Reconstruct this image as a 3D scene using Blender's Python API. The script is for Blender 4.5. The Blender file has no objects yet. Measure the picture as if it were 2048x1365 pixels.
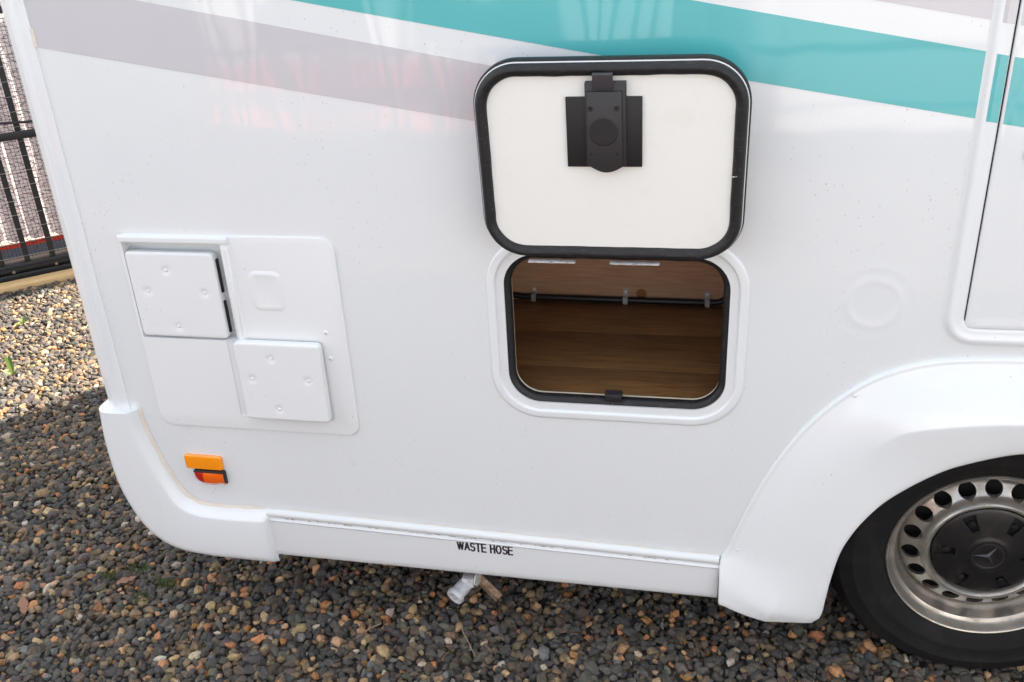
import bpy, bmesh, math, random
import numpy as np
from mathutils import Vector, Matrix

R = math.radians
rnd = random.Random(7)
scene = bpy.context.scene
COL = scene.collection

# ------------------------------------------------------------------ camera
cam_d = bpy.data.cameras.new("camera"); cam = bpy.data.objects.new("camera", cam_d)
COL.objects.link(cam); scene.camera = cam
cr = Vector((0.98021, 0.19155, -0.05003)); cu = Vector((-0.04031, 0.44052, 0.89684)); cf = Vector((-0.19382, 0.87707, -0.43952))
m = Matrix((cr, cu, -cf)).transposed().to_4x4(); m.translation = (0, -1.8476, 1.8174)
cam.matrix_world = m
cam_d.sensor_width = 36; cam_d.lens = 36 * 1900.2 / 2048
cam_d.clip_start = 0.05; cam_d.clip_end = 800
scene.render.resolution_x, scene.render.resolution_y = 1024, 682

# ------------------------------------------------------------------ sky and sun
SUN_AZ, SUN_EL = 40.0, 40.0           # azimuth from +Y towards +X
world = bpy.data.worlds.new("World"); scene.world = world; world.use_nodes = True
wn, wl = world.node_tree.nodes, world.node_tree.links
wn.clear()
wo = wn.new("ShaderNodeOutputWorld"); bg = wn.new("ShaderNodeBackground")
sky = wn.new("ShaderNodeTexSky"); sky.sky_type = 'NISHITA'; sky.sun_disc = False
sky.sun_elevation = R(SUN_EL); sky.sun_rotation = R(SUN_AZ); sky.dust_density = 2.2; sky.air_density = 1.0
tc = wn.new("ShaderNodeTexCoord"); mp = wn.new("ShaderNodeMapping"); mp.inputs['Scale'].default_value = (1, 1, 2.6)
no = wn.new("ShaderNodeTexNoise"); no.inputs['Scale'].default_value = 2.2; no.inputs['Detail'].default_value = 8; no.inputs['Roughness'].default_value = .55
rp = wn.new("ShaderNodeValToRGB"); rp.color_ramp.elements[0].position = .40; rp.color_ramp.elements[1].position = .62
mx = wn.new("ShaderNodeMixRGB"); mx.inputs[2].default_value = (8.2, 8.1, 8.1, 1)
wl.new(tc.outputs['Generated'], mp.inputs[0]); wl.new(mp.outputs[0], no.inputs['Vector']); wl.new(no.outputs['Fac'], rp.inputs[0])
wl.new(rp.outputs[0], mx.inputs[0]); wl.new(sky.outputs[0], mx.inputs[1])
wl.new(mx.outputs[0], bg.inputs[0]); bg.inputs[1].default_value = 0.07
wl.new(bg.outputs[0], wo.inputs[0])
sd = bpy.data.lights.new("sun", 'SUN'); sd.energy = 5.0; sd.angle = R(.5); sd.color = (1, .87, .74)
so = bpy.data.objects.new("sun", sd); COL.objects.link(so)
sv = Vector((math.sin(R(SUN_AZ)) * math.cos(R(SUN_EL)), math.cos(R(SUN_AZ)) * math.cos(R(SUN_EL)), math.sin(R(SUN_EL))))
so.rotation_euler = sv.to_track_quat('Z', 'Y').to_euler(); so.location = sv * 20
vs = scene.view_settings
scene.display_settings.display_device = 'sRGB'
vs.view_transform = 'Standard'; vs.look = 'None'; vs.exposure = 2.17; vs.gamma = 1; vs.use_curve_mapping = False
scene.render.engine = 'CYCLES'
scene.cycles.max_bounces = 8; scene.cycles.diffuse_bounces = 5; scene.cycles.glossy_bounces = 4

# ------------------------------------------------------------------ material helpers
def mat(name, col, rough=.5, metal=0, coat=0, coat_rough=.05, spec=.5, emit=None, trans=0):
    mt = bpy.data.materials.new(name); mt.use_nodes = True
    b = mt.node_tree.nodes['Principled BSDF']
    b.inputs['Coat IOR'].default_value = 1.55
    b.inputs['Base Color'].default_value = (*col, 1); b.inputs['Roughness'].default_value = rough
    b.inputs['Metallic'].default_value = metal; b.inputs['Coat Weight'].default_value = coat
    b.inputs['Coat Roughness'].default_value = coat_rough; b.inputs['Specular IOR Level'].default_value = spec
    b.inputs['Transmission Weight'].default_value = trans
    return mt
def nd(mt, t, **kw):
    n = mt.node_tree.nodes.new(t)
    for k, v in kw.items():
        if k in n.inputs: n.inputs[k].default_value = v
        else: setattr(n, k, v)
    return n
def lk(mt, a, b): mt.node_tree.links.new(a, b)
def bsdf(mt): return mt.node_tree.nodes['Principled BSDF']
def pos(mt, scale=(1, 1, 1)):
    t = nd(mt, "ShaderNodeTexCoord"); mpn = nd(mt, "ShaderNodeMapping"); mpn.inputs['Scale'].default_value = scale
    lk(mt, t.outputs['Object'], mpn.inputs[0]); return mpn.outputs[0]
def ramp(mt, src, stops, interp='LINEAR'):
    r = nd(mt, "ShaderNodeValToRGB"); r.color_ramp.interpolation = interp
    el = r.color_ramp.elements
    while len(el) < len(stops): el.new(.5)
    for e, (p, c) in zip(el, stops): e.position = p; e.color = (*c, 1) if len(c) == 3 else c
    lk(mt, src, r.inputs[0]); return r.outputs[0]
def noise(mt, vec, scale, detail=4, rough=.5, dist=0):
    n = nd(mt, "ShaderNodeTexNoise"); n.inputs['Scale'].default_value = scale; n.inputs['Detail'].default_value = detail
    n.inputs['Roughness'].default_value = rough; n.inputs['Distortion'].default_value = dist
    if vec is not None: lk(mt, vec, n.inputs['Vector'])
    return n.outputs['Fac']
def mixc(mt, f, a, b, mode='MIX'):
    x = nd(mt, "ShaderNodeMixRGB"); x.blend_type = mode
    for i, v in ((0, f), (1, a), (2, b)):
        if hasattr(v, 'is_linked'): lk(mt, v, x.inputs[i])
        elif i == 0: x.inputs[0].default_value = v
        else: x.inputs[i].default_value = (*v, 1)
    return x.outputs[0]
def math_(mt, op, a, b=None):
    x = nd(mt, "ShaderNodeMath"); x.operation = op
    for i, v in ((0, a), (1, b)):
        if v is None: continue
        if hasattr(v, 'is_linked'): lk(mt, v, x.inputs[i])
        else: x.inputs[i].default_value = v
    return x.outputs[0]
def bump(mt, h, strength=.3, dist=.002, prev=None, target='Normal'):
    b = nd(mt, "ShaderNodeBump"); b.inputs['Strength'].default_value = strength; b.inputs['Distance'].default_value = dist
    lk(mt, h, b.inputs['Height'])
    if prev is not None: lk(mt, prev, b.inputs['Normal'])
    lk(mt, b.outputs[0], bsdf(mt).inputs[target]); return b.outputs[0]

def paint(name, col, rough=.32, coat=.7, specks=True, wave=.6, dirt=.25, orange=.03):
    """glossy bodywork: faint waviness, orange peel, tiny mud specks, thin film of dust"""
    mt = mat(name, col, rough, 0, coat, .04)
    p = pos(mt)
    c = mixc(mt, math_(mt, 'MULTIPLY', noise(mt, p, 1.7, 6), dirt * .35), col, (.60, .57, .52))
    if specks:
        ps = pos(mt, (1, 1, .55))
        warp = nd(mt, "ShaderNodeTexVoronoi"); warp.inputs['Scale'].default_value = 62; lk(mt, ps, warp.inputs['Vector'])
        small = math_(mt, 'LESS_THAN', warp.outputs['Distance'], .075)
        sep = nd(mt, "ShaderNodeSeparateColor"); lk(mt, warp.outputs['Color'], sep.inputs[0])
        few = math_(mt, 'GREATER_THAN', sep.outputs[0], .88)
        cl = ramp(mt, noise(mt, p, 4.5, 3), [(.42, (0, 0, 0)), (.58, (1, 1, 1))])
        f = math_(mt, 'MULTIPLY', math_(mt, 'MULTIPLY', small, few), cl)
        w2 = nd(mt, "ShaderNodeTexVoronoi"); w2.inputs['Scale'].default_value = 150; lk(mt, ps, w2.inputs['Vector'])
        s2 = nd(mt, "ShaderNodeSeparateColor"); lk(mt, w2.outputs['Color'], s2.inputs[0])
        f2 = math_(mt, 'MULTIPLY', math_(mt, 'LESS_THAN', w2.outputs['Distance'], .12), math_(mt, 'GREATER_THAN', s2.outputs[1], .955))
        f2 = math_(mt, 'MULTIPLY', f2, cl)
        c = mixc(mt, math_(mt, 'MULTIPLY', math_(mt, 'MAXIMUM', f, f2), .6), c, (.20, .17, .15))
    lk(mt, c, bsdf(mt).inputs['Base Color'])
    rr_ = math_(mt, 'ADD', math_(mt, 'MULTIPLY', noise(mt, p, 5, 5), .10), rough - .05)
    lk(mt, rr_, bsdf(mt).inputs['Roughness'])
    w = noise(mt, pos(mt, (1, 1, .45)), 3.2, 2, .4)
    b1 = bump(mt, w, wave, .012)
    b2 = bump(mt, noise(mt, p, 420, 2), orange, .0006, b1)
    lk(mt, b1, bsdf(mt).inputs['Coat Normal'])
    return mt

M = {}
M['white'] = paint('white_gelcoat', (.735, .772, .785), coat=1.0)
M['white_plastic'] = paint('white_plastic_moulding', (.750, .788, .803), rough=.38, coat=.45, wave=.2)
M['white_cover'] = paint('white_cover_plastic', (.748, .778, .785), rough=.5, coat=.1, wave=.05)
M['white_skirt'] = paint('white_aluminium_skirt', (.715, .748, .760), rough=.36, coat=.4, wave=.15)
M['teal'] = paint('teal_vinyl', (.072, .44, .455), rough=.3, coat=.6, specks=False, dirt=.1)
M['grey_vinyl'] = paint('warm_grey_vinyl', (.545, .54, .57), rough=.3, coat=.7, specks=False, dirt=.1)
def rubber(name, c=(.012, .012, .013), rough=.5, wear=(.06, .06, .065)):
    mt = mat(name, c, rough, spec=.4)
    p = pos(mt, (1, 4, 4)); f = ramp(mt, noise(mt, p, 55, 6, .7), [(.55, (0, 0, 0)), (.78, (1, 1, 1))])
    lk(mt, mixc(mt, f, c, wear), bsdf(mt).inputs['Base Color']); bump(mt, noise(mt, pos(mt), 160, 4), .25, .001)
    return mt
M['rubber'] = rubber('black_rubber_seal')
M['black_plastic'] = mat('black_plastic', (.016, .016, .018), .42); bump(M['black_plastic'], noise(M['black_plastic'], pos(M['black_plastic']), 900, 2), .25, .0004)
M['dark_plate'] = mat('matt_black_plate', (.010, .010, .0105), .55)
M['dark'] = mat('dark_lining', (.012, .012, .012), .9)
M['cream'] = mat('cream_lining', (.83, .815, .76), .45)
_p = pos(M['cream']); lk(M['cream'], mixc(M['cream'], ramp(M['cream'], noise(M['cream'], _p, 9, 8, .65), [(.55, (0, 0, 0)), (.9, (.5, .5, .5))]), (.82, .825, .78), (.66, .63, .52)), bsdf(M['cream']).inputs['Base Color'])
M['cream_edge'] = mat('cream_board_edge', (.72, .66, .52), .6)
M['galv'] = mat('galvanised_wire', (.62, .62, .62), .4, .7)
M['screw'] = mat('screw_head', (.78, .79, .80), .3, 0)
M['alu'] = mat('aluminium_clip', (.45, .45, .44), .45, .6)
M['black_metal'] = mat('black_painted_steel', (.014, .016, .018), .42)
M['ink'] = mat('printed_ink', (.018, .020, .03), .45)
M['film'] = mat('clear_label_film', (.76, .765, .775), .18, coat=.4)
M['sealant'] = mat('yellowed_sealant', (.62, .52, .36), .7)
_p = pos(M['sealant']); lk(M['sealant'], mixc(M['sealant'], noise(M['sealant'], _p, 30, 6), (.78, .77, .72), (.66, .58, .45)), bsdf(M['sealant']).inputs['Base Color'])
M['amber'] = mat('amber_reflector', (1.0, .31, .002), .25, coat=1)
_w = nd(M['amber'], "ShaderNodeTexVoronoi"); _w.inputs['Scale'].default_value = 420; lk(M['amber'], pos(M['amber']), _w.inputs['Vector']); bump(M['amber'], _w.outputs['Distance'], .5, .001)
M['orange_lens'] = mat('orange_lens', (.85, .13, .003), .12, coat=1)
M['red_lens'] = mat('red_lens', (.45, .006, .004), .12, coat=1)
M['pvc'] = mat('grey_white_pvc', (.62, .65, .68), .38)
_p = pos(M['pvc']); lk(M['pvc'], mixc(M['pvc'], ramp(M['pvc'], noise(M['pvc'], _p, 60, 8, .7), [(.45, (0, 0, 0)), (.75, (1, 1, 1))]), (.66, .69, .72), (.36, .29, .23)), bsdf(M['pvc']).inputs['Base Color'])
M['rust'] = mat('rusty_bracket', (.2, .12, .07), .8)
_p = pos(M['rust']); lk(M['rust'], ramp(M['rust'], noise(M['rust'], _p, 45, 8, .7), [(.3, (.10, .055, .03)), (.5, (.26, .17, .10)), (.7, (.42, .36, .30))]), bsdf(M['rust']).inputs['Base Color'])

def wood(name, dark, light, scale=1., rough=.5):
    mt = mat(name, light, rough)
    p = pos(mt, (1.1, 9, 22)); p2 = pos(mt, (3, 160, 160)); p3 = pos(mt, (.8, 5, 9))
    n1 = noise(mt, p, 6.5 * scale, 9, .66, .8); n2 = noise(mt, p2, 2.5, 5, .6); n3 = noise(mt, p3, 2.0, 3)
    c = ramp(mt, n1, [(.30, dark), (.52, light), (.72, tuple(v * 1.1 for v in light))])
    c = mixc(mt, ramp(mt, n2, [(.44, (0, 0, 0)), (.62, (.8, .8, .8))]), c, dark)
    c = mixc(mt, math_(mt, 'MULTIPLY', n3, .35), c, dark)
    lk(mt, c, bsdf(mt).inputs['Base Color']); bump(mt, n2, .2, .0008)
    return mt
M['floor_wood'] = wood('brown_oak_vinyl', (.18, .088, .032), (.40, .21, .08))
M['wall_wood'] = wood('oak_board', (.36, .20, .115), (.52, .32, .19), 1.4)
M['knot'] = mat('wood_knot', (.25, .10, .02), .5)

# rim steel
def steel_mat():
    mt = mat('silver_steel_rim', (.42, .41, .39), .34, .75)
    p = pos(mt)
    n1 = ramp(mt, noise(mt, p, 16, 9, .68), [(.50, (0, 0, 0)), (.74, (1, 1, 1))])
    n2 = ramp(mt, noise(mt, p, 55, 8, .7), [(.60, (0, 0, 0)), (.72, (1, 1, 1))])
    c = mixc(mt, math_(mt, 'MULTIPLY', n1, .9), (.46, .44, .40), (.24, .185, .135))
    c = mixc(mt, math_(mt, 'MULTIPLY', n2, .7), c, (.22, .10, .04))
    lk(mt, c, bsdf(mt).inputs['Base Color'])
    lk(mt, math_(mt, 'ADD', math_(mt, 'MULTIPLY', n1, .35), .28), bsdf(mt).inputs['Roughness'])
    lk(mt, math_(mt, 'SUBTRACT', .8, math_(mt, 'MULTIPLY', n1, .55)), bsdf(mt).inputs['Metallic'])
    bump(mt, noise(mt, p, 240, 4), .15, .0006); return mt
M['steel'] = steel_mat()
def tyre_mat():
    mt = mat('tyre_rubber', (.010, .010, .010), .78, spec=.3)
    p = pos(mt)
    f = ramp(mt, noise(mt, p, 14, 8, .65), [(.48, (0, 0, 0)), (.8, (1, 1, 1))])
    lk(mt, mixc(mt, math_(mt, 'MULTIPLY', f, .8), (.007, .007, .0075), (.022, .019, .016)), bsdf(mt).inputs['Base Color'])
    bump(mt, noise(mt, p, 130, 5), .25, .0012); return mt
M['tyre'] = tyre_mat()
M['cap'] = mat('black_hub_cap', (.011, .011, .012), .33)
_p = pos(M['cap']); lk(M['cap'], mixc(M['cap'], math_(M['cap'], 'MULTIPLY', ramp(M['cap'], noise(M['cap'], _p, 22, 9, .7), [(.5, (0, 0, 0)), (.8, (1, 1, 1))]), .6), (.010, .010, .011), (.06, .05, .04)), bsdf(M['cap']).inputs['Base Color'])
M['emblem'] = mat('grey_emblem', (.05, .05, .058), .3, .4)

def stone_mat():
    mt = mat('gravel_stone', (.1, .1, .1), .62)
    a = nd(mt, "ShaderNodeAttribute"); a.attribute_type = 'INSTANCER'; a.attribute_name = 'tint'
    p = pos(mt)
    f = ramp(mt, noise(mt, p, 2.2, 8, .7), [(.32, (.62, .62, .62)), (.72, (1.45, 1.42, 1.38))])
    c = mixc(mt, 1.0, a.outputs['Color'], f, 'MULTIPLY')
    lk(mt, c, bsdf(mt).inputs['Base Color']); bump(mt, noise(mt, p, 5, 8, .7), .45, .12); return mt
M['stone'] = stone_mat()
def ground_mat():
    mt = mat('gravel_ground', (.1, .09, .08), .85)
    p = pos(mt)
    v = nd(mt, "ShaderNodeTexVoronoi"); v.inputs['Scale'].default_value = 48; lk(mt, p, v.inputs['Vector'])
    s = nd(mt, "ShaderNodeSeparateColor"); lk(mt, v.outputs['Color'], s.inputs[0])
    c = ramp(mt, s.outputs[0], [(0, (.045, .048, .055)), (.45, (.085, .083, .082)), (.62, (.15, .125, .10)), (.78, (.28, .20, .13)), (.9, (.32, .15, .08)), (.97, (.42, .40, .36))], 'CONSTANT')
    c = mixc(mt, ramp(mt, v.outputs['Distance'], [(.35, (0, 0, 0)), (.7, (1, 1, 1))]), c, (.02, .018, .016))
    lk(mt, c, bsdf(mt).inputs['Base Color'])
    bump(mt, math_(mt, 'SUBTRACT', 1, v.outputs['Distance']), 1., .012); return mt
M['ground'] = ground_mat()
M['soil'] = mat('dark_grit', (.030, .026, .022), .95)
M['timber'] = wood('yellow_timber', (.50, .33, .15), (.72, .52, .26), 2)
M['leaf'] = mat('weed_leaf', (.10, .17, .03), .5); M['leaf_red'] = mat('weed_stem_red', (.22, .05, .05), .5)
M['moss'] = mat('moss_green', (.055, .085, .012), .9); M['dry'] = mat('dry_leaf', (.24, .12, .07), .7)
M['concrete'] = mat('pinkish_concrete', (.36, .29, .23), .9)
_p = pos(M['concrete']); bump(M['concrete'], noise(M['concrete'], _p, 60, 8), .5, .004)
def tarp():
    mt = mat('white_sheet', (.62, .58, .60), .5)
    n = mt.node_tree; tr = n.nodes.new('ShaderNodeBsdfTranslucent'); tr.inputs[0].default_value = (.62, .58, .60, 1)
    ms = n.nodes.new('ShaderNodeMixShader'); ms.inputs[0].default_value = .45
    n.links.new(bsdf(mt).outputs[0], ms.inputs[1]); n.links.new(tr.outputs[0], ms.inputs[2])
    n.links.new(ms.outputs[0], n.nodes['Material Output'].inputs[0]); return mt
M['tarp'] = tarp()
M['red'] = mat('red_paint', (.82, .05, .025), .4); M['blue'] = mat('blue_grey_paint', (.16, .21, .30), .5)
M['orange'] = mat('orange_red_paint', (.70, .10, .04), .35, coat=.5); M['plain_white'] = mat('plain_white_paint', (.60, .61, .63), .35, coat=.5)
M['window'] = mat('dark_window_glass', (.02, .024, .03), .08)

# ------------------------------------------------------------------ mesh helpers
def link(name, me, material, parent=None, smooth=False, loc=None, rot=None):
    if not isinstance(me, bpy.types.Mesh):
        bm = me; me = bpy.data.meshes.new(name); bmesh.ops.recalc_face_normals(bm, faces=bm.faces); bm.to_mesh(me); bm.free()
    o = bpy.data.objects.new(name, me); COL.objects.link(o)
    if material is not None and len(me.materials) == 0: me.materials.append(material)
    if smooth: shade(o, smooth)
    if parent is not None: o.parent = parent
    if loc is not None: o.location = loc
    if rot is not None: o.rotation_euler = rot
    return o
def shade(o, ang=40):
    me = o.data
    for p in me.polygons: p.use_smooth = True
    if ang is not True:
        me.set_sharp_from_angle(angle=R(ang))
def tag(o, label=None, cat=None, group=None, kind=None):
    for k, v in (('label', label), ('category', cat), ('group', group), ('kind', kind)):
        if v: o[k] = v
    return o
def empty(name, parent=None, loc=(0, 0, 0), rot=(0, 0, 0)):
    o = bpy.data.objects.new(name, None); COL.objects.link(o); o.location = loc; o.rotation_euler = rot
    o.empty_display_size = .1
    if parent is not None: o.parent = parent
    return o
def add_box(bm, x0, x1, y0, y1, z0, z1, bev=0, seg=2):
    vs_ = [bm.verts.new((x, y, z)) for x in (x0, x1) for y in (y0, y1) for z in (z0, z1)]
    f = [(0, 1, 3, 2), (4, 6, 7, 5), (0, 4, 5, 1), (2, 3, 7, 6), (0, 2, 6, 4), (1, 5, 7, 3)]
    fs = [bm.faces.new([vs_[i] for i in q]) for q in f]
    if bev:
        es = list({e for q in fs for e in q.edges})
        bmesh.ops.bevel(bm, geom=es, offset=bev, segments=seg, profile=.5, affect='EDGES')
def box(name, x0, x1, y0, y1, z0, z1, material, parent=None, bev=0, **k):
    bm = bmesh.new(); add_box(bm, x0, x1, y0, y1, z0, z1, bev); return link(name, bm, material, parent, smooth=40 if bev else False, **k)
def rrect(x0, x1, z0, z1, r, seg=10):
    """rounded rectangle: list of (point, outward normal), counter-clockwise seen from -Y"""
    if not isinstance(r, (tuple, list)): r = (r,) * 4     # bl, br, tr, tl
    out = []
    cs = [((x0 + r[0], z0 + r[0]), 180, r[0]), ((x1 - r[1], z0 + r[1]), 270, r[1]), ((x1 - r[2], z1 - r[2]), 0, r[2]), ((x0 + r[3], z1 - r[3]), 90, r[3])]
    for (cx, cz), a0, rad in cs:
        for k in range(seg + 1):
            a = R(a0 + 90 * k / seg); n = (math.cos(a), math.sin(a)); out.append(((cx + rad * n[0], cz + rad * n[1]), n))
    return out
def sweep(bm, path, prof, closed=True, cap0=False, cap1=False, wob=None):
    """path: [(x,z),(nx,nz)], prof: [(u,y)] where u moves along the normal"""
    loops = []
    for (p, n) in path:
        loops.append([bm.verts.new((p[0] + u * n[0], y, p[1] + u * n[1])) for (u, y) in prof])
    L = len(loops)
    for i in range(L if closed else L - 1):
        a, b = loops[i], loops[(i + 1) % L]
        for j in range(len(prof) - 1):
            bm.faces.new((a[j], b[j], b[j + 1], a[j + 1]))
    if cap0: bm.faces.new([l[0] for l in loops])
    if cap1: bm.faces.new([l[-1] for l in loops])
    return loops
def lathe(bm, prof, c, seg=96, closed=False):
    """prof: [(r, y)] turned about the Y axis through c=(x,z)"""
    rings = []
    for k in range(seg):
        a = 2 * math.pi * k / seg
        rings.append([bm.verts.new((c[0] + r * math.cos(a), y, c[1] + r * math.sin(a))) for r, y in prof])
    for k in range(seg):
        a, b = rings[k], rings[(k + 1) % seg]
        for j in range(len(prof) - (0 if closed else 1)):
            j2 = (j + 1) % len(prof)
            bm.faces.new((a[j], b[j], b[j2], a[j2]))
    bmesh.ops.remove_doubles(bm, verts=bm.verts, dist=1e-5)
    return rings
def tube(bm, pts, r, seg=10, cap=True):
    pts = [Vector(p) for p in pts]; rings = []
    rs = r if isinstance(r, (list, tuple)) else [r] * len(pts)
    prev = None
    for i, p in enumerate(pts):
        t = (pts[min(i + 1, len(pts) - 1)] - pts[max(i - 1, 0)]).normalized()
        if prev is None: prev = t.orthogonal().normalized()
        a = (prev - t * prev.dot(t)).normalized(); prev = a; b = t.cross(a)
        rings.append([bm.verts.new(p + rs[i] * (math.cos(2 * math.pi * k / seg) * a + math.sin(2 * math.pi * k / seg) * b)) for k in range(seg)])
    for i in range(len(rings) - 1):
        for k in range(seg): bm.faces.new((rings[i][k], rings[i][(k + 1) % seg], rings[i + 1][(k + 1) % seg], rings[i + 1][k]))
    if cap: bm.faces.new(rings[0]); bm.faces.new(rings[-1])
def cut(o, cutters):
    for c in cutters:
        md = o.modifiers.new('cut', 'BOOLEAN'); md.operation = 'DIFFERENCE'; md.solver = 'EXACT'; md.object = c
    bpy.context.view_layer.update()
    dg = bpy.context.evaluated_depsgraph_get(); me = bpy.data.meshes.new_from_object(o.evaluated_get(dg))
    o.modifiers.clear(); old = o.data; o.data = me; bpy.data.meshes.remove(old)
    for c in cutters: bpy.data.objects.remove(c)
def prism(path, y0, y1):
    bm = bmesh.new(); sweep(bm, path, [(0, y0), (0, y1)], True, True, True); return bm
def catmull(pts, n):
    P = [Vector(p) for p in pts]; P = [2 * P[0] - P[1]] + P + [2 * P[-1] - P[-2]]; out = []
    segs = len(P) - 3
    for k in range(n):
        t = k / (n - 1) * segs; i = min(int(t), segs - 1); t -= i
        a, b, c, d = P[i:i + 4]
        out.append(.5 * ((2 * b) + (c - a) * t + (2 * a - 5 * b + 4 * c - d) * t * t + (3 * b - 3 * c + d - a) * t ** 3))
    return out
def skin(bm, rows, capA=False, capB=False):
    V = [[bm.verts.new(p) for p in r] for r in rows]
    for i in range(len(V) - 1):
        for j in range(len(V[0]) - 1): bm.faces.new((V[i][j], V[i + 1][j], V[i + 1][j + 1], V[i][j + 1]))
    if capA: bm.faces.new(V[0])
    if capB: bm.faces.new(V[-1])
    return V
def dome(bm, c, r, h, seg=16, ny=-1):
    """small domed disc facing -Y"""
    prof = [(r, 0), (r, -.25 * h), (r * .85, -.7 * h), (r * .5, -.95 * h), (0.0001, -h)]
    lathe(bm, [(a, c[1] + b) for a, b in prof], (c[0], c[2]), seg)

# ================================================================== SETTING
bm = bmesh.new()
for i, (a, b) in enumerate([(-300, 300)]):
    v = [bm.verts.new(p) for p in ((-300, -300, -.012), (300, -300, -.012), (300, 300, -.012), (-300, 300, -.012))]; bm.faces.new(v)
tag(link('ground', bm, M['ground']), kind='structure')

# ================================================================== MOTORHOME
van = tag(empty('motorhome', loc=(0, 0, 0)), 'white motorhome with teal and grey stripes and its side locker open', 'motorhome')
WC = (.671, .356)       # rear wheel centre
LK = (-.432, .070, .727, 1.110, .085)      # locker recess
HX = (-1.3135, -1.068, .864, 1.106)         # flue recess

bm = bmesh.new(); add_box(bm, -1.415, 3.6, 0, .026, .335, 2.75)
side = link('side_panel', bm, M['white'], van)
c1 = link('c', prism(rrect(LK[0] + .012, LK[1] - .012, LK[2] + .012, LK[3] - .012, LK[4] - .012, 12), -.2, .2), None)
bm = bmesh.new(); lathe(bm, [(.0001, -.2), (.375, -.2), (.375, .2), (.0001, .2)], WC, 96); c2 = link('c', bm, None)
bm = bmesh.new(); add_box(bm, HX[0], HX[1], -.2, .2, HX[2], HX[3]); c3 = link('c', bm, None)
cut(side, [c1, c2, c3])

# other walls of the body (closed box)
box('far_side_panel', -1.48, 3.6, 2.27, 2.30, .335, 2.75, M['white'], van)
box('roof_panel', -1.48, 3.6, .002, 2.268, 2.72, 2.752, M['white'], van)
box('front_panel', 3.602, 3.64, 0, 2.3, .335, 2.75, M['white'], van)
bm = bmesh.new(); add_box(bm, -1.40, .25, .05, 2.25, .37, .44); add_box(bm, 1.1, 3.6, .05, 2.25, .37, .44); add_box(bm, .2502, 1.0998, .62, 1.66, .37, .44)
link('underbody', bm, M['dark'], van)

# printed stripes on the side
def stripe(name, top, bot, m_, y=-.0006, parent=side):
    bm = bmesh.new(); n = 24
    T = catmull([(x, 0, z) for x, z in top], n); B = catmull([(x, 0, z) for x, z in bot], n)
    skin(bm, [[(t.x, y, t.z), (b.x, y, b.z)] for t, b in zip(T, B)])
    o = link(name, bm, m_, parent); return o
s_ = lambda x: 1.465 - .1815 * (x - .0)
stripe('teal_stripe', [(-2.0 + .6, 1.868), (-.043, 1.599), (.476, 1.498)], [(-1.40, 1.735), (-.774, 1.612), (-.132, 1.490), (.053, 1.456), (.476, 1.380)], M['teal'])
stripe('grey_stripe', [(-1.404, 1.678), (-1.156, 1.63), (-.441, 1.492), (-.03, 1.412)], [(-1.404, 1.541), (-.9, 1.455), (-.464, 1.381), (-.03, 1.307)], M['grey_vinyl'])
stripe('grey_stripe', [(-1.40, 2.03), (.476, 1.66)], [(-1.40, 1.91), (.476, 1.551)], M['grey_vinyl'])

# round pressed dimple in the side
bm = bmesh.new(); rows = []
def hh(r):
    return .0008 * math.exp(-((r - .050) / .008) ** 2) + .0003 * math.exp(-((r - .080) / .007) ** 2)
for k in range(65):
    a = 2 * math.pi * k / 64
    rows.append([(.340 + .102 * t / 30 * math.cos(a), -.0003 - hh(.102 * t / 30), 1.008 + .102 * t / 30 * math.sin(a)) for t in range(1, 31)])
V = skin(bm, rows); bm.faces.new([v[0] for v in V[:-1]]); bmesh.ops.remove_doubles(bm, verts=bm.verts, dist=1e-5)
link('pressed_ring', bm, M['white'], side, smooth=True)

# rear corner trim with the rear wall
prof = [(-1.403, .001), (-1.404, -.0035), (-1.408, -.0045), (-1.425, -.0030), (-1.430, -.0075), (-1.4345, -.0120), (-1.4395, -.0122), (-1.444, -.0085), (-1.452, -.0025),
        (-1.462, .003), (-1.471, .012), (-1.478, .026), (-1.482, .045), (-1.486, .08), (-1.492, .15), (-1.512, .4), (-1.535, .8), (-1.54, 1.15)]
bm = bmesh.new(); full = prof + [(x, 2.3 - y) for x, y in reversed(prof[:-1])]
zs = [.60, .9, 1.2, 1.6, 2.0, 2.4, 2.75]
skin(bm, [[(x, y, z) for x, y in full] for z in zs])
trim = link('rear_corner_trim', bm, M['white_plastic'], van, smooth=50)
bm = bmesh.new(); skin(bm, [[(-1.4052, -.0052, z), (-1.399, -.0012, z)] for z in (1.541, 1.556, 1.580)]); link('sealant_patch', bm, M['sealant'], trim)
bm = bmesh.new(); skin(bm, [[(x, y, .31) for x, y in full], [(x, y, .6) for x, y in full]]); link('rear_wall_base', bm, M['white_plastic'], van, smooth=50)

# rear bumper corner moulding
inn = catmull([(-1.383, 0, .657), (-1.378, 0, .60), (-1.362, 0, .535), (-1.338, 0, .462), (-1.308, 0, .402), (-1.265, 0, .376), (-1.20, 0, .372), (-1.15, 0, .373), (-1.099, 0, .375)], 44)
out_ = catmull([(-1.492, 0, .657), (-1.499, 0, .56), (-1.494, 0, .44), (-1.468, 0, .34), (-1.430, 0, .272), (-1.37, 0, .228), (-1.28, 0, .211), (-1.18, 0, .207), (-1.099, 0, .206)], 44)
rows = []
for a, b in zip(inn, out_):
    d = (b - a).normalized(); n = lambda p, y: (p.x, y, p.z)
    Rr = .038
    row = [n(a, .002), n(a + d * .001, -.004), n(a + d * .010, -.017), n(a + d * .018, -.0265), n(a + d * .022, -.0285), n(a + d * .026, -.029)]
    row += [n(a + d * ((b - a).length - Rr) * .6 + d * .01, -.030)]
    for k in range(0, 8):
        an = R(90 * k / 7); row.append(n(b - d * Rr + d * Rr * math.sin(an), -.030 + Rr * (1 - math.cos(an))))
    row += [n(b + d * .002, .3), n(b + d * .004, 1.1), n(b, 2.3)]
    rows.append(row)
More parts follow.
